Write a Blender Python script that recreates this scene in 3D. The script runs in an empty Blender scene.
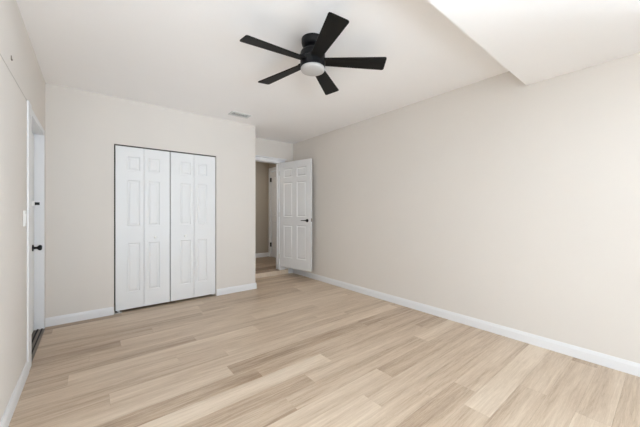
import bpy, bmesh, math, random
from mathutils import Vector, Matrix

random.seed(7)
scene = bpy.context.scene
COL = scene.collection

# ------------------------------------------------------------------ camera
CAM_H = 1.23
YAW = math.atan(228.5 / 284.4)            # camera turned to the right of the closet-wall normal
cam_d = bpy.data.cameras.new('camera')
cam_d.sensor_fit = 'HORIZONTAL'
cam_d.sensor_width = 36.0
cam_d.lens = 36.0 * 284.4 / 640.0
cam_d.shift_y = -1.2 / 640.0
cam_d.clip_start = 0.02
cam = bpy.data.objects.new('camera', cam_d)
cam.location = (0, 0, CAM_H)
cam.rotation_euler = (math.pi / 2, 0, -YAW)
COL.objects.link(cam)
scene.camera = cam

# ------------------------------------------------------------------ world, sun, added window and hall light, exposure
world = bpy.data.worlds.new('sky')
scene.world = world
world.use_nodes = True
bgn = world.node_tree.nodes['Background']
bgn.inputs[0].default_value = (0.75, 0.87, 1.0, 1)
bgn.inputs[1].default_value = 0.6


def lamp(name, kind, loc, rot, energy, color=(1, 1, 1), size=None):
    d = bpy.data.lights.new(name, kind)
    d.energy = energy
    d.color = color
    if kind == 'AREA':
        d.shape = 'RECTANGLE'
        d.size, d.size_y = size
    o = bpy.data.objects.new(name, d)
    o.location = loc
    o.rotation_euler = rot
    COL.objects.link(o)
    return o


# area lamps added as daylight from unseen, added glazing; the side one is strongest
DAY = (0.79, 0.87, 1.0)
R90 = math.pi / 2
for nm, loc, rot, en, size, spread in (
        ('side_window_daylight', (3.5, -0.75, 1.42), (0, R90, 0), 122, (1.4, 1.2), 100),
        ('side_ground_daylight', (3.5, -0.75, 0.8), (0, R90 + math.radians(20), 0), 61, (1.0, 1.2), 60),  # added low lamp, tilted up to brighten the ceiling
        ('window_daylight', (0.95, -1.98, 1.42), (R90, 0, 0), 5, (1.3, 1.4), 100),
        ('window_ground_daylight', (0.95, -1.98, 0.8), (R90 + math.radians(15), 0, 0), 15, (1.3, 1.0), 60),
        ('low_window_daylight', (2.15, -1.98, 0.5), (R90, 0, 0), 7, (1.3, 0.8), 100)):
    lamp(nm, 'AREA', loc, rot, en, DAY, size).data.spread = math.radians(spread)
lamp('hall_lamp', 'AREA', (2.2, 5.5, 2.5), (0, 0, 0), 7.5, (1.0, 0.96, 0.88), (0.3, 0.3))  # unseen lamp added to brighten the hall

vs = scene.view_settings
vs.view_transform = 'Standard'
vs.look = 'None'
vs.gamma = 1.0
vs.use_curve_mapping = False
vs.exposure = 0.06
scene.cycles.use_denoising = True
scene.cycles.max_bounces = 14
scene.cycles.diffuse_bounces = 10
scene.cycles.transparent_max_bounces = 12


# ------------------------------------------------------------------ materials
def srgb(r, g, b):
    f = lambda c: (c / 255 / 12.92) if c / 255 <= 0.04045 else ((c / 255 + 0.055) / 1.055) ** 2.4
    return (f(r), f(g), f(b), 1)


def mat(name, color, rough=0.6, metal=0.0, spec=0.5, bump=None, vary=0.0, vary_scale=3.0):
    m = bpy.data.materials.new(name)
    m.use_nodes = True
    nt = m.node_tree
    b = nt.nodes['Principled BSDF']
    b.inputs['Base Color'].default_value = color
    b.inputs['Roughness'].default_value = rough
    b.inputs['Metallic'].default_value = metal
    b.inputs['Specular IOR Level'].default_value = spec
    tc = nt.nodes.new('ShaderNodeTexCoord')
    if vary:
        n = nt.nodes.new('ShaderNodeTexNoise')
        n.inputs['Scale'].default_value = vary_scale
        n.inputs['Detail'].default_value = 4
        nt.links.new(tc.outputs['Object'], n.inputs['Vector'])
        mx = nt.nodes.new('ShaderNodeMix')
        mx.data_type = 'RGBA'
        mx.inputs[6].default_value = tuple(c * (1 - vary) for c in color[:3]) + (1,)
        mx.inputs[7].default_value = tuple(min(1, c * (1 + vary)) for c in color[:3]) + (1,)
        nt.links.new(n.outputs['Fac'], mx.inputs[0])
        nt.links.new(mx.outputs[2], b.inputs['Base Color'])
    if bump:
        n2 = nt.nodes.new('ShaderNodeTexNoise')
        n2.inputs['Scale'].default_value = bump[0]
        n2.inputs['Detail'].default_value = 3
        nt.links.new(tc.outputs['Object'], n2.inputs['Vector'])
        bp = nt.nodes.new('ShaderNodeBump')
        bp.inputs['Strength'].default_value = bump[1]
        bp.inputs['Distance'].default_value = 0.002
        nt.links.new(n2.outputs['Fac'], bp.inputs['Height'])
        nt.links.new(bp.outputs['Normal'], b.inputs['Normal'])
    return m


M_WALL = mat('wall_paint', srgb(221, 216, 210), 0.75, spec=0.25, bump=(60, 0.15), vary=0.012)
M_CEIL = mat('ceiling_paint', srgb(247, 246, 246), 0.85, spec=0.2, bump=(45, 0.2), vary=0.01)
M_TRIM = mat('trim_white', srgb(229, 230, 232), 0.4, vary=0.01)
M_DOOR = mat('door_white', srgb(229, 230, 231), 0.42, vary=0.008)
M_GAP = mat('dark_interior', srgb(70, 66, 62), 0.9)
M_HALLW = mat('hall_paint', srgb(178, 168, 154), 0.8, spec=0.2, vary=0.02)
M_BLACK = mat('matte_black', (0.005, 0.005, 0.006, 1), 0.4, spec=0.3, vary=0.1)
M_BLADE = mat('blade_black', (0.006, 0.0056, 0.005, 1), 0.5, spec=0.22, bump=(90, 0.1), vary=0.25, vary_scale=14)
M_DIFF = mat('frosted_acrylic', srgb(184, 182, 180), 0.55)
M_STEEL = mat('brushed_steel', (0.62, 0.61, 0.58, 1), 0.35, metal=1.0)
M_DARKMETAL = mat('bronze_metal', srgb(128, 118, 108), 0.5, metal=0.5, vary=0.2, vary_scale=30)
M_TRACK = mat('dark_track', srgb(92, 86, 80), 0.6, metal=0.3)
M_RUBBER = mat('dark_rubber', srgb(45, 43, 42), 0.8)
M_PLATE = mat('switch_plastic', srgb(246, 246, 244), 0.35)
M_VENT = mat('vent_metal', srgb(214, 216, 214), 0.5)
M_VENTDARK = mat('vent_dark', srgb(60, 64, 62), 0.8)
M_CAULK = mat('caulk_line', srgb(186, 181, 174), 0.9)
M_SUB = mat('plank_gap', srgb(140, 120, 100), 0.9)


def glass_mat():
    m = bpy.data.materials.new('window_glass')
    m.use_nodes = True
    nt = m.node_tree
    nt.nodes.clear()
    o = nt.nodes.new('ShaderNodeOutputMaterial')
    t = nt.nodes.new('ShaderNodeBsdfTransparent')
    t.inputs[0].default_value = (0.96, 0.98, 0.97, 1)
    g = nt.nodes.new('ShaderNodeBsdfGlossy')
    g.inputs['Roughness'].default_value = 0.02
    mx = nt.nodes.new('ShaderNodeMixShader')
    mx.inputs[0].default_value = 0.05
    nt.links.new(t.outputs[0], mx.inputs[1])
    nt.links.new(g.outputs[0], mx.inputs[2])
    nt.links.new(mx.outputs[0], o.inputs[0])
    return m


M_GLASS = glass_mat()


def wood_mat():
    """light oak planks: each plank has its own tone and grain offset stored on its faces"""
    m = bpy.data.materials.new('oak_planks')
    m.use_nodes = True
    nt = m.node_tree
    L = nt.links.new
    b = nt.nodes['Principled BSDF']
    b.inputs['Roughness'].default_value = 0.42
    b.inputs['Specular IOR Level'].default_value = 0.4
    at = nt.nodes.new('ShaderNodeAttribute')
    at.attribute_name = 'plank'
    sep = nt.nodes.new('ShaderNodeSeparateColor')
    L(at.outputs['Color'], sep.inputs[0])
    tc = nt.nodes.new('ShaderNodeTexCoord')
    comb = nt.nodes.new('ShaderNodeCombineXYZ')
    for i, k in ((1, 37.0), (2, 53.0)):
        mm = nt.nodes.new('ShaderNodeMath')
        mm.operation = 'MULTIPLY'
        mm.inputs[1].default_value = k
        L(sep.outputs[i], mm.inputs[0])
        L(mm.outputs[0], comb.inputs[0 if i == 1 else 2])
    add = nt.nodes.new('ShaderNodeVectorMath')
    add.operation = 'ADD'
    L(tc.outputs['Object'], add.inputs[0])
    L(comb.outputs[0], add.inputs[1])

    def noise(scale, vec, detail=5, rough=0.6, dist=0.0):
        mp = nt.nodes.new('ShaderNodeMapping')
        mp.inputs['Scale'].default_value = vec
        L(add.outputs[0], mp.inputs['Vector'])
        n = nt.nodes.new('ShaderNodeTexNoise')
        n.inputs['Scale'].default_value = scale
        n.inputs['Detail'].default_value = detail
        n.inputs['Roughness'].default_value = rough
        n.inputs['Distortion'].default_value = dist
        L(mp.outputs[0], n.inputs['Vector'])
        return n.outputs['Fac']

    broad = noise(1.0, (0.8, 11.0, 1.0), 4, 0.55, 0.8)
    fine = noise(1.0, (3.6, 80.0, 1.0), 8, 0.85, 0.6)
    # cathedral figure
    mp = nt.nodes.new('ShaderNodeMapping')
    mp.inputs['Scale'].default_value = (0.55, 6.0, 1.0)
    L(add.outputs[0], mp.inputs['Vector'])
    wv = nt.nodes.new('ShaderNodeTexWave')
    wv.wave_type = 'BANDS'
    wv.bands_direction = 'Y'
    wv.inputs['Scale'].default_value = 1.6
    wv.inputs['Distortion'].default_value = 7.0
    wv.inputs['Detail'].default_value = 2.5
    wv.inputs['Detail Scale'].default_value = 1.0
    L(mp.outputs[0], wv.inputs['Vector'])

    def math_(op, a, bb):
        n = nt.nodes.new('ShaderNodeMath')
        n.operation = op
        for i, v in enumerate((a, bb)):
            if isinstance(v, (int, float)):
                n.inputs[i].default_value = v
            else:
                L(v, n.inputs[i])
        return n.outputs[0]

    def centred(v, k):
        return math_('MULTIPLY', math_('SUBTRACT', v, 0.5), k)

    t = math_('ADD', sep.outputs[0], centred(broad, 1.1))
    t = math_('ADD', t, centred(fine, 1.7))
    t = math_('ADD', t, centred(wv.outputs['Fac'], 0.05))
    ramp = nt.nodes.new('ShaderNodeValToRGB')
    cr = ramp.color_ramp
    cr.elements[0].position = 0.0
    cr.elements[0].color = srgb(150, 128, 107)
    cr.elements[1].position = 1.0
    cr.elements[1].color = srgb(222, 206, 186)
    e = cr.elements.new(0.45)
    e.color = srgb(194, 174, 152)
    L(t, ramp.inputs[0])
    L(ramp.outputs[0], b.inputs['Base Color'])
    bp = nt.nodes.new('ShaderNodeBump')
    bp.inputs['Strength'].default_value = 0.12
    bp.inputs['Distance'].default_value = 0.001
    L(fine, bp.inputs['Height'])
    L(bp.outputs['Normal'], b.inputs['Normal'])
    return m


M_WOOD = wood_mat()


# ------------------------------------------------------------------ helpers
def finish(name, bm, m, parent=None, bevel=0.0, smooth=False, loc=None):
    bmesh.ops.recalc_face_normals(bm, faces=bm.faces[:])
    me = bpy.data.meshes.new(name)
    bm.to_mesh(me)
    bm.free()
    if smooth:
        for p in me.polygons:
            p.use_smooth = True
    o = bpy.data.objects.new(name, me)
    COL.objects.link(o)
    for mm in (m if isinstance(m, (list, tuple)) else [m]):
        me.materials.append(mm)
    if loc is not None:
        o.location = loc
    if parent is not None:
        o.parent = parent
    if bevel:
        md = o.modifiers.new('edge', 'BEVEL')
        md.width = bevel
        md.segments = 2
        md.limit_method = 'ANGLE'
    return o


def add_box(bm, x0, x1, y0, y1, z0, z1, mi=0):
    v = [bm.verts.new(p) for p in ((x0, y0, z0), (x1, y0, z0), (x1, y1, z0), (x0, y1, z0),
                                   (x0, y0, z1), (x1, y0, z1), (x1, y1, z1), (x0, y1, z1))]
    for f in ((0, 3, 2, 1), (4, 5, 6, 7), (0, 1, 5, 4), (1, 2, 6, 5), (2, 3, 7, 6), (3, 0, 4, 7)):
        fc = bm.faces.new([v[i] for i in f])
        fc.material_index = mi


def boxes(name, lst, m, parent=None, bevel=0.0):
    bm = bmesh.new()
    for b in lst:
        add_box(bm, *b)
    return finish(name, bm, m, parent, bevel)


def add_lathe(bm, prof, n=40, axis='Z', centre=(0, 0, 0), mi=0):
    """prof: list of (radius, height); closed with caps where radius is 0"""
    def P(r, h, a):
        x, y = r * math.cos(a), r * math.sin(a)
        p = {'Z': (x, y, h), 'X': (h, x, y), 'Y': (x, h, y)}[axis]
        return tuple(p[i] + centre[i] for i in range(3))
    rings = []
    for r, h in prof:
        if r < 1e-6:
            rings.append([bm.verts.new(P(0, h, 0))])
        else:
            rings.append([bm.verts.new(P(r, h, 2 * math.pi * k / n)) for k in range(n)])
    for a, b in zip(rings, rings[1:]):
        for k in range(n):
            k2 = (k + 1) % n
            if len(a) == 1 and len(b) == 1:
                continue
            if len(a) == 1:
                f = bm.faces.new((a[0], b[k], b[k2]))
            elif len(b) == 1:
                f = bm.faces.new((a[k], b[0], a[k2]))
            else:
                f = bm.faces.new((a[k], b[k], b[k2], a[k2]))
            f.material_index = mi


def add_prism(bm, poly, to3, t0, t1):
    """extrude a 2-D polygon: to3(u, v, t) gives the point"""
    a = [bm.verts.new(to3(u, v, t0)) for u, v in poly]
    b = [bm.verts.new(to3(u, v, t1)) for u, v in poly]
    n = len(poly)
    bm.faces.new(a)
    bm.faces.new(b[::-1])
    for i in range(n):
        j = (i + 1) % n
        bm.faces.new((a[i], b[i], b[j], a[j]))


def tag(o, label=None, category=None, kind=None, group=None):
    if label:
        o['label'] = label
    if category:
        o['category'] = category
    if kind:
        o['kind'] = kind
    if group:
        o['group'] = group
    return o


def empty(name, loc, rotz=0.0):
    o = bpy.data.objects.new(name, None)
    o.location = loc
    o.rotation_euler = (0, 0, rotz)
    o.empty_display_size = 0.1
    COL.objects.link(o)
    return o


def struct(name, lst, m, label, category, bevel=0.0):
    return tag(boxes(name, lst, m, None, bevel), label, category, 'structure')


def panel_slab(bm, w, h, t, panels, both=True, groove=0.007):
    """door slab x 0..w, z 0..h, front face at y=0, back at y=t, with moulded raised panels cut into the faces"""
    xs = sorted({0.0, w, *[p[0] for p in panels], *[p[1] for p in panels]})
    zs = sorted({0.0, h, *[p[2] for p in panels], *[p[3] for p in panels]})

    def face_side(y, s):
        vc = {}

        def V(x, yy, z):
            k = (round(x, 5), round(yy, 5), round(z, 5))
            if k not in vc:
                vc[k] = bm.verts.new((x, yy, z))
            return vc[k]
        for i in range(len(xs) - 1):
            for j in range(len(zs) - 1):
                cx, cz = (xs[i] + xs[i + 1]) / 2, (zs[j] + zs[j + 1]) / 2
                if (both or s > 0) and any(p[0] < cx < p[1] and p[2] < cz < p[3] for p in panels):
                    continue
                bm.faces.new((V(xs[i], y, zs[j]), V(xs[i + 1], y, zs[j]), V(xs[i + 1], y, zs[j + 1]), V(xs[i], y, zs[j + 1])))
        if not (both or s > 0):
            return
        for (a, b, c, d) in panels:
            prev = None
            for ins, dep in ((0, 0), (0.004, 0.003), (0.010, groove), (0.016, groove), (0.034, 0.0015)):
                # corners (and the grid points between are avoided by using panels as single cells)
                ring = [V(a + ins, y + s * dep, c + ins), V(b - ins, y + s * dep, c + ins),
                        V(b - ins, y + s * dep, d - ins), V(a + ins, y + s * dep, d - ins)]
                if prev:
                    for k in range(4):
                        k2 = (k + 1) % 4
                        bm.faces.new((prev[k], prev[k2], ring[k2], ring[k]))
                prev = ring
            bm.faces.new(prev)
    face_side(0.0, 1)
    face_side(t, -1)
    for (p, q) in (((0, 0), (w, 0)), ((w, 0), (w, h)), ((w, h), (0, h)), ((0, h), (0, 0))):
        v = [bm.verts.new((p[0], 0, p[1])), bm.verts.new((q[0], 0, q[1])), bm.verts.new((q[0], t, q[1])), bm.verts.new((p[0], t, p[1]))]
        bm.faces.new(v)
    bmesh.ops.remove_doubles(bm, verts=bm.verts[:], dist=1e-5)


# ------------------------------------------------------------------ the room shell
XL, XR = -0.386, 3.205          # left and right walls
YC, YA = 4.225, 4.87            # closet wall, doorway wall at the back of the alcove
YN = -1.80                      # wall behind the camera
XA = 2.06                       # outside corner of the closet
H, HS = 2.62, 2.43              # ceiling, dropped ceiling
YS = 0.875                      # edge of the dropped ceiling

# floor: individual planks in one mesh
ROW_W, ROW_0 = 0.155, 1.31
# butt joints seen in the floor: (x, y, tone of the plank before it, tone of the plank after it)
JOINTS = [(0.842, 2.17, 0.66, 0.30), (0.79, 2.88, 0.34, 0.56), (1.55, 1.78, 0.74, 0.44), (1.75, 1.42, 0.68, 0.40), (1.43, 1.235, 0.78, 0.55),
          (2.50, 1.60, 0.46, 0.72), (2.05, 0.89, 0.38, 0.52), (1.86, 0.71, 0.46, 0.76), (2.325, 0.33, 0.62, 0.60), (-0.015, 3.04, 0.40, 0.58),
          (1.05, 3.53, 0.36, 0.58), (0.093, 2.38, 0.42, 0.64), (2.4, 3.02, 0.60, 0.30)]


def plank_floor(name, x0, x1, y0, y1, z, rows_known=None, depth=0.05, shift=0.0):
    bm = bmesh.new()
    lay = bm.loops.layers.float_color.new('plank')
    rnd = random.Random(21)

    def slab(a, b, c, d, e, f, colr, mi):
        n0 = len(bm.faces)
        add_box(bm, a, b, c, d, e, f, mi)
        bm.faces.ensure_lookup_table()
        for fc in bm.faces[n0:]:
            for l in fc.loops:
                l[lay] = colr
    slab(x0, x1, y0, y1, z - depth, z - 0.0015, (0.5, 0, 0, 1), 1)
    k0 = math.floor((y0 - ROW_0) / ROW_W) - 1
    k1 = math.ceil((y1 - ROW_0) / ROW_W) + 1
    g = 0.0004
    for k in range(k0, k1 + 1):
        # row k spans ROW_0 - W .. ROW_0 shifted by k rows
        ya, yb = ROW_0 - ROW_W + k * ROW_W, ROW_0 + k * ROW_W
        ya, yb = max(ya + g, y0), min(yb - g, y1)
        if yb - ya < 0.004:
            continue
        known = [j for j in (rows_known or []) if ya <= j[1] <= yb]
        Lp = 1.5
        start = (known[0][0] if known else rnd.uniform(0, Lp))
        while start > x0:
            start -= Lp
        xs = start
        while xs < x1:
            a, b = max(xs + g, x0), min(xs + Lp - g, x1)
            tone = 0.52 + rnd.choice([-0.16, -0.1, -0.05, 0.0, 0.05, 0.1, 0.16]) + rnd.uniform(-0.03, 0.03)
            if known:
                if abs(xs - known[0][0]) < 0.01:
                    tone = known[0][3]
                elif abs(xs + Lp - known[0][0]) < 0.01:
                    tone = known[0][2]
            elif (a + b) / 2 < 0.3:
                tone -= 0.1  # light falloff on the left side put into plank tone
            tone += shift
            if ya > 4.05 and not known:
                tone -= 0.16  # shade towards the alcove step painted into plank tone
            if b - a > 0.004:
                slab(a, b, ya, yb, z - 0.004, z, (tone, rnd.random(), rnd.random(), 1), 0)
            xs += Lp
    return finish(name, bm, [M_WOOD, M_SUB])


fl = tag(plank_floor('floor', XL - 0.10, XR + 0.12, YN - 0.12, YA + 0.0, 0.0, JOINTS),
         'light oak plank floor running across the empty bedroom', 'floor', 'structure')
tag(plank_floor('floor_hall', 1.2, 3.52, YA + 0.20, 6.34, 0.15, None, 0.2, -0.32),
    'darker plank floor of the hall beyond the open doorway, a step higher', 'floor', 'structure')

struct('ceiling', [(XL - 0.12, XR + 0.19, YS, 6.34, H, H + 0.1),
                   (XL - 0.12, XR + 0.12, YN - 0.12, YS, HS, H + 0.1)], M_CEIL,
       'smooth white ceiling with a lowered section above the camera end', 'ceiling')

# left wall with the entry doorway (opening Y 3.26..4.15)
DX0, DX1, DZ = 3.225, 4.15, 2.088
struct('wall_left', [(XL - 0.12, XL, YN - 0.12, DX0, 0, H),
                     (XL - 0.12, XL, DX1, YA + 0.12, 0, H),
                     (XL - 0.12, XL, DX0, DX1, DZ, H)], M_WALL,
       'pale greige painted wall with the white entry door', 'wall')
# right wall with an added, unseen window behind the camera
WR = (-1.35, -0.15, 0.06, 2.12)
struct('wall_right', [(XR, XR + 0.12, YN - 0.12, WR[0], 0, H), (XR, XR + 0.12, WR[1], YA + 0.12, 0, H),
                      (XR, XR + 0.12, WR[0], WR[1], 0, WR[2]), (XR, XR + 0.12, WR[0], WR[1], WR[3], H)], M_WALL,
       'long bare off-white wall beside the open six-panel door', 'wall')
# wall behind the camera with an added, unseen wide window
WN = (0.3, 2.8, 0.06, 2.12)
struct('wall_near', [(XL, WN[0], YN - 0.12, YN, 0, H), (WN[1], XR, YN - 0.12, YN, 0, H),
                     (WN[0], WN[1], YN - 0.12, YN, 0, WN[2]), (WN[0], WN[1], YN - 0.12, YN, WN[3], H)], M_WALL,
       'off-white wall with a wide window behind the viewpoint', 'wall')
# closet wall (opening X 0.214..1.432, top 2.057) and its return into the alcove
CX0, CX1, CZ = 0.212, 1.434, 2.058
struct('wall_closet', [(XL, CX0, YC, YC + 0.1, 0, H), (CX1, XA, YC, YC + 0.1, 0, H), (CX0, CX1, YC, YC + 0.1, CZ, H),
                       (XA - 0.1, XA, YC + 0.1, YA, 0, H)], M_WALL,
       'pale greige wall framing the white closet doors', 'wall')
# alcove wall with the doorway (opening X 2.06..2.89, up to z 2.215); lower slot for the step
OX0, OX1, OZ = 2.07, 2.895, 2.215
struct('wall_alcove', [(XL, OX0, YA, YA + 0.12, 0, H), (OX0, XR, YA, YA + 0.12, OZ, H),
                       (OX1, XR, YA, YA + 0.12, 0.092, OZ), (3.088, XR, YA, YA + 0.12, 0, 0.092)], M_WALL,
       'shaded wall at the end of the alcove above the open doorway', 'wall')

# hall beyond
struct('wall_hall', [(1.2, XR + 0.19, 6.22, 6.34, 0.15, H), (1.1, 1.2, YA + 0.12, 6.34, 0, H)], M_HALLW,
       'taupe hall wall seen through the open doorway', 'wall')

# unseen windows added behind the camera as the daylight source
for i, (frame, pane, lab) in enumerate((
        ([(WN[0], WN[1], YN - 0.09, YN - 0.03, WN[2], WN[2] + 0.05), (WN[0], WN[1], YN - 0.09, YN - 0.03, WN[3] - 0.05, WN[3]),
          (WN[0], WN[0] + 0.05, YN - 0.09, YN - 0.03, WN[2] + 0.05, WN[3] - 0.05), (WN[1] - 0.05, WN[1], YN - 0.09, YN - 0.03, WN[2] + 0.05, WN[3] - 0.05),
          ((WN[0] + WN[1]) / 2 - 0.025, (WN[0] + WN[1]) / 2 + 0.025, YN - 0.09, YN - 0.03, WN[2] + 0.05, WN[3] - 0.05)],
         (WN[0] + 0.05, WN[1] - 0.05, YN - 0.062, YN - 0.058, WN[2] + 0.05, WN[3] - 0.05),
         'wide white framed window in the wall behind the viewpoint'),
        ([(XR + 0.03, XR + 0.09, WR[0], WR[1], WR[2], WR[2] + 0.05), (XR + 0.03, XR + 0.09, WR[0], WR[1], WR[3] - 0.05, WR[3]),
          (XR + 0.03, XR + 0.09, WR[0], WR[0] + 0.05, WR[2] + 0.05, WR[3] - 0.05), (XR + 0.03, XR + 0.09, WR[1] - 0.05, WR[1], WR[2] + 0.05, WR[3] - 0.05)],
         (XR + 0.058, XR + 0.062, WR[0] + 0.05, WR[1] - 0.05, WR[2] + 0.05, WR[3] - 0.05),
         'white framed window at the near end of the long bare wall'))):
    w = struct('window_%d' % (i + 1), frame, M_TRIM, lab, 'window')
    boxes('pane', [pane], M_GLASS, w)


# ------------------------------------------------------------------ baseboards
def baseboard(name, runs, label, h=0.095, t=0.014):
    """runs: (p, q, n) straight pieces along p->q with n the direction into the room"""
    bm = bmesh.new()
    prof = [(0, 0), (t, 0), (t, h * 0.72), (t * 0.72, h * 0.86), (t * 0.4, h), (0, h)]
    for p, q, n, *hh in runs:
        z0 = hh[0] if hh else 0.0
        p, q, n = Vector(p), Vector(q), Vector(n)
        d = q - p
        a = [bm.verts.new((p.x + n.x * u, p.y + n.y * u, z0 + v)) for u, v in prof]
        b = [bm.verts.new((q.x + n.x * u, q.y + n.y * u, z0 + v)) for u, v in prof]
        m_ = len(prof)
        bm.faces.new(a)
        bm.faces.new(b[::-1])
        for i in range(m_):
            j = (i + 1) % m_
            bm.faces.new((a[i], b[i], b[j], a[j]))
    return tag(finish(name, bm, M_TRIM), label, 'baseboard', 'structure')


baseboard('baseboard_right', [((XR, YN), (XR, YA), (-1, 0))], 'long white baseboard along the bare off-white wall')
baseboard('baseboard_left', [((XL, YN), (XL, 3.095), (1, 0))], 'short white baseboard beside the entry door')
baseboard('baseboard_closet', [((XL, YC), (CX0 - 0.004, YC), (0, -1)), ((CX1 + 0.004, YC), (XA + 0.014, YC), (0, -1)),
                               ((XA, YC), (XA, YA - 0.02), (1, 0))], 'white baseboard pieces either side of the closet doors')
baseboard('baseboard_alcove', [((3.09, YA), (XR - 0.014, YA), (0, -1))], 'tiny piece of white baseboard between the step and wall corner')
baseboard('baseboard_hall', [((1.2, 6.22), (3.385, 6.22), (0, -1), 0.15)], 'white baseboard of the hall through the doorway', h=0.10)

# ------------------------------------------------------------------ step and door trim in the alcove
st = struct('trim_1', [(OX0, 3.086, YA - 0.012, YA + 0.20, 0.001, 0.088)], M_WOOD,
            'low plank-covered step below the open doorway', 'step', bevel=0.004)
me = st.data
ca = me.color_attributes.new('plank', 'FLOAT_COLOR', 'CORNER')
for pg in me.polygons:
    tone = 0.9 if pg.normal.y < -0.5 else 0.18        # pale riser board, darker tread board
    for li in pg.loop_indices:
        ca.data[li].color = (tone, 0.31, 0.77, 1)

# doorway casing with a small cap moulding
CW = 0.11
bm = bmesh.new()
add_box(bm, OX1 - 0.006, OX1 + CW, YA - 0.018, YA, 0.092, OZ - 0.006)
add_box(bm, 2.062, OX1 + CW, YA - 0.018, YA, OZ - 0.006, OZ + 0.052)
add_box(bm, 2.062, OX1 + CW + 0.018, YA - 0.048, YA, OZ + 0.052, OZ + 0.070)
tag(finish('trim_2', bm, M_TRIM, None, 0.003), 'white casing with a cap moulding around the alcove doorway', 'door casing', 'structure')
# jamb lining of that opening
struct('trim_3', [(OX1 - 0.018, OX1, YA, YA + 0.12, 0.10, OZ - 0.0), (OX0, OX1 - 0.018, YA, YA + 0.12, OZ - 0.018, OZ),
                  (OX0, OX0 + 0.018, YA, YA + 0.12, 0.10, OZ - 0.018),
                  (OX1 - 0.030, OX1 - 0.018, YA + 0.042, YA + 0.075, 0.15, OZ - 0.018)], M_TRIM,
       'white jamb lining inside the alcove doorway', 'door jamb', 0.002)

# hall door: white, closed, in the hall side wall, with dark hinges
HX = 3.372
struct('wall_hall_side', [(XR + 0.12, XR + 0.19, YA, YA + 0.12, 0, H), (HX + 0.016, XR + 0.19, YA + 0.12, 5.22, 0, H), (HX + 0.016, XR + 0.19, 6.12, 6.34, 0, H),
                          (HX + 0.016, XR + 0.19, 5.22, 6.12, 2.22, H)], M_HALLW,
       'hall side wall holding the white hall door', 'wall')
struct('trim_4', [(HX, HX + 0.016, 6.115, 6.205, 0.15, 2.30), (HX, HX + 0.016, 5.135, 5.225, 0.15, 2.30),
                  (HX, HX + 0.016, 5.225, 6.115, 2.215, 2.30)], M_TRIM,
       'white casing around the closed door inside the hall', 'door casing', 0.003)
hd = empty('door_4', (HX + 0.02, 5.225, 0.16))
tag(hd, 'closed white door inside the hall, glimpsed through the doorway', 'door', 'structure')
bm = bmesh.new()
pan = [(0.12, 0.39, 0.2, 0.83), (0.50, 0.77, 0.2, 0.83), (0.12, 0.39, 0.99, 1.65), (0.50, 0.77, 0.99, 1.65), (0.12, 0.39, 1.76, 1.92), (0.50, 0.77, 1.76, 1.92)]
panel_slab(bm, 0.885, 2.05, 0.035, pan, both=False)
# slab x -> world y, facing -x
bmesh.ops.transform(bm, matrix=Matrix(((0, 1, 0, 0), (1, 0, 0, 0), (0, 0, 1, 0), (0, 0, 0, 1))), verts=bm.verts)
finish('leaf', bm, M_DOOR, hd)
for z in (0.29, 1.85):
    bm = bmesh.new()
    add_lathe(bm, [(0, -0.05), (0.009, -0.05), (0.009, 0.05), (0, 0.05)], 12, 'Z', (-0.024, 0.884, z))
    add_box(bm, -0.014, 0.0, 0.862, 0.884, z - 0.05, z + 0.05)
    tag(finish('hinge', bm, M_BLACK, hd), 'dark hinge')

# ------------------------------------------------------------------ closet bifold doors
LEAF_T = 0.033
CY = YC + 0.018


def leaf_mesh(w, h, wide_left):
    bm = bmesh.new()
    a, b = (0.118, w - 0.040) if wide_left else (0.040, w - 0.118)
    panel_slab(bm, w, h, LEAF_T, [(a, b, 0.205, 0.815), (a, b, 1.03, 1.60), (a, b, 1.72, 1.895)], both=False)
    return bm


def bifold(x0, x1, label, knob_x):
    z0 = 0.030
    hgt = 2.043 - z0
    root = empty('bifold_closet_door', (x0, CY, z0))
    tag(root, label, 'closet door', 'thing', 'bifold doors of the closet')
    w = (x1 - x0 - 0.004) / 2
    for k in (0, 1):
        lf = leaf_mesh(w, hgt, k == 0)
        bmesh.ops.translate(lf, vec=(k * (w + 0.004), 0, 0), verts=lf.verts)
        finish('leaf', lf, M_DOOR, root, 0.0015)
    kb = bmesh.new()
    add_lathe(kb, [(0, 0.0), (0.009, 0.0), (0.008, -0.012), (0.015, -0.018), (0.0175, -0.025), (0.014, -0.031), (0, -0.033)],
              20, 'Y', (knob_x - x0, 0, 0.905 - z0))
    finish('knob', kb, M_PLATE, root, smooth=True)
    for hz in (0.25, 1.0, 1.75):
        hb = bmesh.new()
        add_lathe(hb, [(0, -0.03), (0.005, -0.03), (0.005, 0.03), (0, 0.03)], 10, 'Z', (w + 0.002, LEAF_T + 0.004, hz))
        finish('hinge', hb, M_STEEL, root)
    pv = bmesh.new()
    px_ = 0.03 if x0 < 0.5 else (x1 - x0) - 0.03
    add_box(pv, px_ - 0.012, px_ + 0.012, 0.006, 0.028, -0.018, 0.0)
    finish('pivot', pv, M_STEEL, root)
    return root


bifold(CX0 + 0.015, 0.820, 'white two-leaf bifold closet door beside the entry door wall', 0.648)
bifold(0.830, CX1 - 0.008, 'white two-leaf bifold closet door nearer the open doorway', 1.008)
# head track and floor bracket
struct('trim_5', [(CX0 + 0.002, CX1 - 0.002, YC + 0.012, YC + 0.055, 2.048, CZ)], M_TRACK,
       'thin dark track along the top of the closet opening', 'door track')
br = bmesh.new()
add_box(br, CX0 + 0.006, CX0 + 0.075, YC + 0.008, YC + 0.05, 0.0, 0.008)
add_box(br, CX0 + 0.002, CX0 + 0.007, YC + 0.008, YC + 0.05, 0.0, 0.035)
tag(finish('pivot_bracket', br, M_STEEL), 'small metal pivot bracket on the floor at the closet corner', 'bracket', 'thing')
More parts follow.
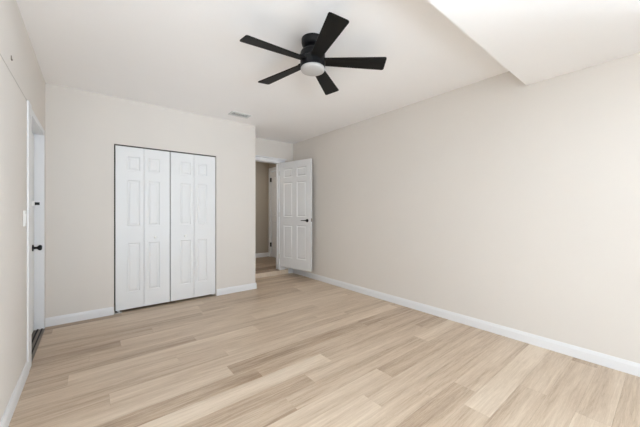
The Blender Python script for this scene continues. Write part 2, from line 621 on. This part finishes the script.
# closet interior (dark behind the gaps)
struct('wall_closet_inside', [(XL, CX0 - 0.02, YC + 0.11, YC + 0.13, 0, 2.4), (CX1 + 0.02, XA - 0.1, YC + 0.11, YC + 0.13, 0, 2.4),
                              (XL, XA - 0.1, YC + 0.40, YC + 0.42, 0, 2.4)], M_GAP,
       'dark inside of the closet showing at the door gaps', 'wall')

# ------------------------------------------------------------------ open six-panel door
DW, DH, DT = 0.80, 2.036, 0.035
hinge_p, free_p = Vector((2.888, YA - 0.004)), Vector((3.072, 4.098))
ang = math.atan2(free_p.y - hinge_p.y, free_p.x - hinge_p.x)
dr = empty('door_3', (hinge_p.x, hinge_p.y, 0.165), ang)
tag(dr, 'white six-panel door standing open against the bare wall', 'door', 'structure')
bm = bmesh.new()
s1, s2, s3, s4 = 0.112, 0.345, 0.455, 0.688
pan = []
for a, b in ((s1, s2), (s3, s4)):
    pan += [(a, b, 0.19, 0.822), (a, b, 0.98, 1.640), (a, b, 1.735, 1.908)]
panel_slab(bm, DW, DH, DT, pan, both=True, groove=0.012)
# local x along the door; visible side is local -y (towards the closet)
finish('leaf', bm, M_DOOR, dr, 0.0015)
for sy, y0 in ((-1, 0.0), (1, DT)):
    hb = bmesh.new()
    add_lathe(hb, [(0, y0), (0.031, y0), (0.031, y0 + sy * 0.006), (0.026, y0 + sy * 0.010), (0.011, y0 + sy * 0.012),
                   (0.010, y0 + sy * 0.045), (0, y0 + sy * 0.046)], 24, 'Y', (0.715, 0, 0.915))
    # lever arm pointing back towards the hinge
    pts = [(0.715, 0.0), (0.68, 0.001), (0.645, 0.002), (0.615, 0.001), (0.596, -0.002)]
    prev = None
    for i, (x, dz) in enumerate(pts):
        hgt = (0.011, 0.008, 0.007, 0.006, 0.005)[i]
        yc = y0 + sy * 0.042
        ring = [hb.verts.new((x, yc + 0.006 * cy_, 0.915 + dz + hgt * cz_)) for cy_, cz_ in ((-1, -1), (1, -1), (1, 1), (-1, 1))]
        if prev:
            for k in range(4):
                hb.faces.new((prev[k], prev[(k + 1) % 4], ring[(k + 1) % 4], ring[k]))
        else:
            hb.faces.new(ring[::-1])
        prev = ring
    hb.faces.new(prev)
    tag(finish('lever_handle', hb, M_BLACK, dr, 0.002), 'black lever handle')
boxes('latch_plate', [(DW - 0.0005, DW + 0.0015, 0.006, DT - 0.006, 0.895, 0.955), (DW + 0.0015, DW + 0.009, 0.012, DT - 0.012, 0.915, 0.935)], M_DARKMETAL, dr)
for z in (0.2, 1.02, 1.83):
    hb = bmesh.new()
    add_lathe(hb, [(0, -0.045), (0.007, -0.045), (0.007, 0.045), (0, 0.045)], 12, 'Z', (-0.004, -0.004, z))
    finish('hinge', hb, M_STEEL, dr)

# ------------------------------------------------------------------ entry door in the left wall
ed = empty('door_1', (XL - 0.075, DX0, 0.02))
tag(ed, 'white entry door set back in the wall, seen nearly edge on', 'door', 'structure')
boxes('leaf', [(-0.044, 0.0, 0.014, DX1 - DX0 - 0.014, 0.0, 2.004)], M_DOOR, ed, 0.002)
ky = 4.02 - DX0
kb = bmesh.new()
add_lathe(kb, [(0, 0.0), (0.033, 0.0), (0.033, 0.006), (0.026, 0.010), (0.013, 0.013), (0.012, 0.034), (0.022, 0.042),
               (0.028, 0.052), (0.027, 0.062), (0.019, 0.069), (0, 0.071)], 28, 'X', (0, ky, 0.852))
tag(finish('knob', kb, M_BLACK, ed, smooth=True), 'black round door knob')
kb = bmesh.new()
add_lathe(kb, [(0, 0.0), (0.031, 0.0), (0.030, 0.014), (0.026, 0.017), (0, 0.017)], 28, 'X', (0, ky, 1.297))
db = finish('deadbolt', kb, M_PLATE, ed, 0.001)
boxes('thumb_turn', [(0.017, 0.052, ky - 0.006, ky + 0.006, 1.297 - 0.014, 1.297 + 0.014)], M_BLACK, db, 0.002)['label'] = 'black thumb turn'
# frame of the entry door: jambs, head and the near casing board
struct('trim_6', [(XL - 0.12, XL + 0.001, DX1 - 0.012, DX1, 0.0, 2.036), (XL - 0.12, XL + 0.001, DX0, DX0 + 0.012, 0.0, 2.036),
                  (XL - 0.12, XL + 0.001, DX0, DX1, 2.036, DZ)], M_TRIM,
       'white jamb lining around the set-back entry door', 'door jamb')
struct('trim_7', [(XL, XL + 0.012, 3.095, 3.226, 0.0, 2.088)], M_TRIM, 'upright white casing board beside the entry door opening', 'door casing', 0.003)
# panel seam running along the wall at door-head height
struct('trim_8', [(XL, XL + 0.0015, YN, 3.095, 2.083, 2.0875)], M_CAULK, 'thin seam line along the wall at door-head height', 'seam')
sl = struct('door_sill', [(XL - 0.12, XL + 0.006, DX0 + 0.013, DX1 - 0.013, 0.0005, 0.012)], M_DARKMETAL, 'dark metal threshold on the floor under the entry door', 'threshold', 0.002)
boxes('rubber_strip', [(XL - 0.055, XL - 0.043, DX0 + 0.014, DX1 - 0.014, 0.012, 0.019)], M_RUBBER, sl)
boxes('rubber_strip', [(XL - 0.022, XL - 0.012, DX0 + 0.014, DX1 - 0.014, 0.012, 0.017)], M_RUBBER, sl)

# light switch on the left wall
sw = empty('light_switch', (XL, 2.99, 1.185))
tag(sw, 'white rocker light switch on the wall beside the entry door casing', 'light switch', 'thing')
boxes('cover_plate', [(0.0, 0.006, -0.036, 0.036, -0.058, 0.058)], M_PLATE, sw, 0.002)
boxes('rocker', [(0.006, 0.010, -0.016, 0.016, -0.033, 0.033)], M_PLATE, sw, 0.0015)

# small dark hook high on the left wall
hk = bmesh.new()
add_box(hk, 0.0, 0.003, -0.008, 0.008, -0.012, 0.016)
add_box(hk, 0.003, 0.007, -0.005, 0.005, -0.012, -0.004)
tag(finish('wall_hook', hk, M_DARKMETAL, None, 0.001, loc=(XL, 2.555, 2.178)), 'tiny grey hook high on the wall above the seam line', 'hook', 'thing')

# ------------------------------------------------------------------ ceiling vent
vt = empty('ceiling_vent', (1.645, 3.865, H))
tag(vt, 'small white louvred air vent on the ceiling near the closet corner', 'air vent', 'thing')
vw, vd = 0.142, 0.080
boxes('frame', [(-vw, vw, -vd, -vd + 0.025, -0.010, 0.0), (-vw, vw, vd - 0.025, vd, -0.010, 0.0),
                (-vw, -vw + 0.025, -vd + 0.025, vd - 0.025, -0.010, 0.0), (vw - 0.025, vw, -vd + 0.025, vd - 0.025, -0.010, 0.0)], M_VENT, vt, 0.002)
boxes('duct_opening', [(-vw + 0.025, vw - 0.025, -vd + 0.025, vd - 0.025, -0.0015, -0.0005)], M_VENTDARK, vt)
for i in range(4):
    y = -vd + 0.042 + i * 0.0255
    b = bmesh.new()
    c, s = math.cos(math.radians(-40)), math.sin(math.radians(-40))
    add_prism(b, [(-0.0024, -0.0006), (0.0024, -0.0006), (0.0024, 0.0006), (-0.0024, 0.0006)],
              lambda u, v, t, y=y: (t, y + u * c - v * s, -0.008 + u * s + v * c), -vw + 0.025, vw - 0.025)
    finish('louvre', b, M_VENT, vt)

# ------------------------------------------------------------------ ceiling fan
FX, FY = 1.389, 1.822
fan = empty('ceiling_fan', (FX, FY, H))
tag(fan, 'black five-blade flush-mount ceiling fan with a round white light', 'ceiling fan', 'thing')
b = bmesh.new()
add_lathe(b, [(0, 0.0), (0.090, 0.0), (0.090, -0.030), (0.086, -0.046), (0.074, -0.058), (0.050, -0.063), (0, -0.063)], 48)
finish('canopy', b, M_BLACK, fan, smooth=False)
b = bmesh.new()
add_lathe(b, [(0, -0.060), (0.052, -0.060), (0.050, -0.098), (0, -0.098)], 32)
finish('neck', b, M_BLACK, fan, smooth=False)
b = bmesh.new()
add_lathe(b, [(0, -0.092), (0.075, -0.092), (0.092, -0.098), (0.099, -0.110), (0.099, -0.150), (0.096, -0.153), (0.096, -0.158),
              (0.100, -0.161), (0.100, -0.226), (0.098, -0.231), (0, -0.231)], 48)
finish('motor_housing', b, M_BLACK, fan)
b = bmesh.new()
add_lathe(b, [(0, -0.229), (0.096, -0.229), (0.097, -0.242), (0.092, -0.251), (0.075, -0.257), (0.05, -0.261), (0.02, -0.263), (0, -0.263)], 48)
tag(finish('light_diffuser', b, M_DIFF, fan, smooth=True), 'round frosted white light')


def blade_bm():
    bm = bmesh.new()
    r0, r1, w0, w1 = 0.085, 0.582, 0.043, 0.071
    out = [(r0, -w0), (r1 - 0.014, -w1), (r1 - 0.004, -w1 + 0.004), (r1, -w1 + 0.014),
           (r1 + 0.0, w1 - 0.014), (r1 - 0.004, w1 - 0.004), (r1 - 0.014, w1), (r0, w0)]
    p = math.radians(-12)
    add_prism(bm, out, lambda u, v, t: (u, v * math.cos(p) - t * math.sin(p), -0.179 - 0.032 * (u - r0) + v * math.sin(p) + t * math.cos(p)), -0.004, 0.004)
    return bm


for k in range(5):
    o = finish('blade', blade_bm(), M_BLADE, fan, 0.002)
    o.rotation_euler = (0, 0, math.radians(-39.0 + 72 * k))
    arm = bmesh.new()
    add_box(arm, 0.07, 0.135, -0.026, 0.026, -0.176, -0.166)
    finish('blade_arm', arm, M_BLACK, o, 0.002)
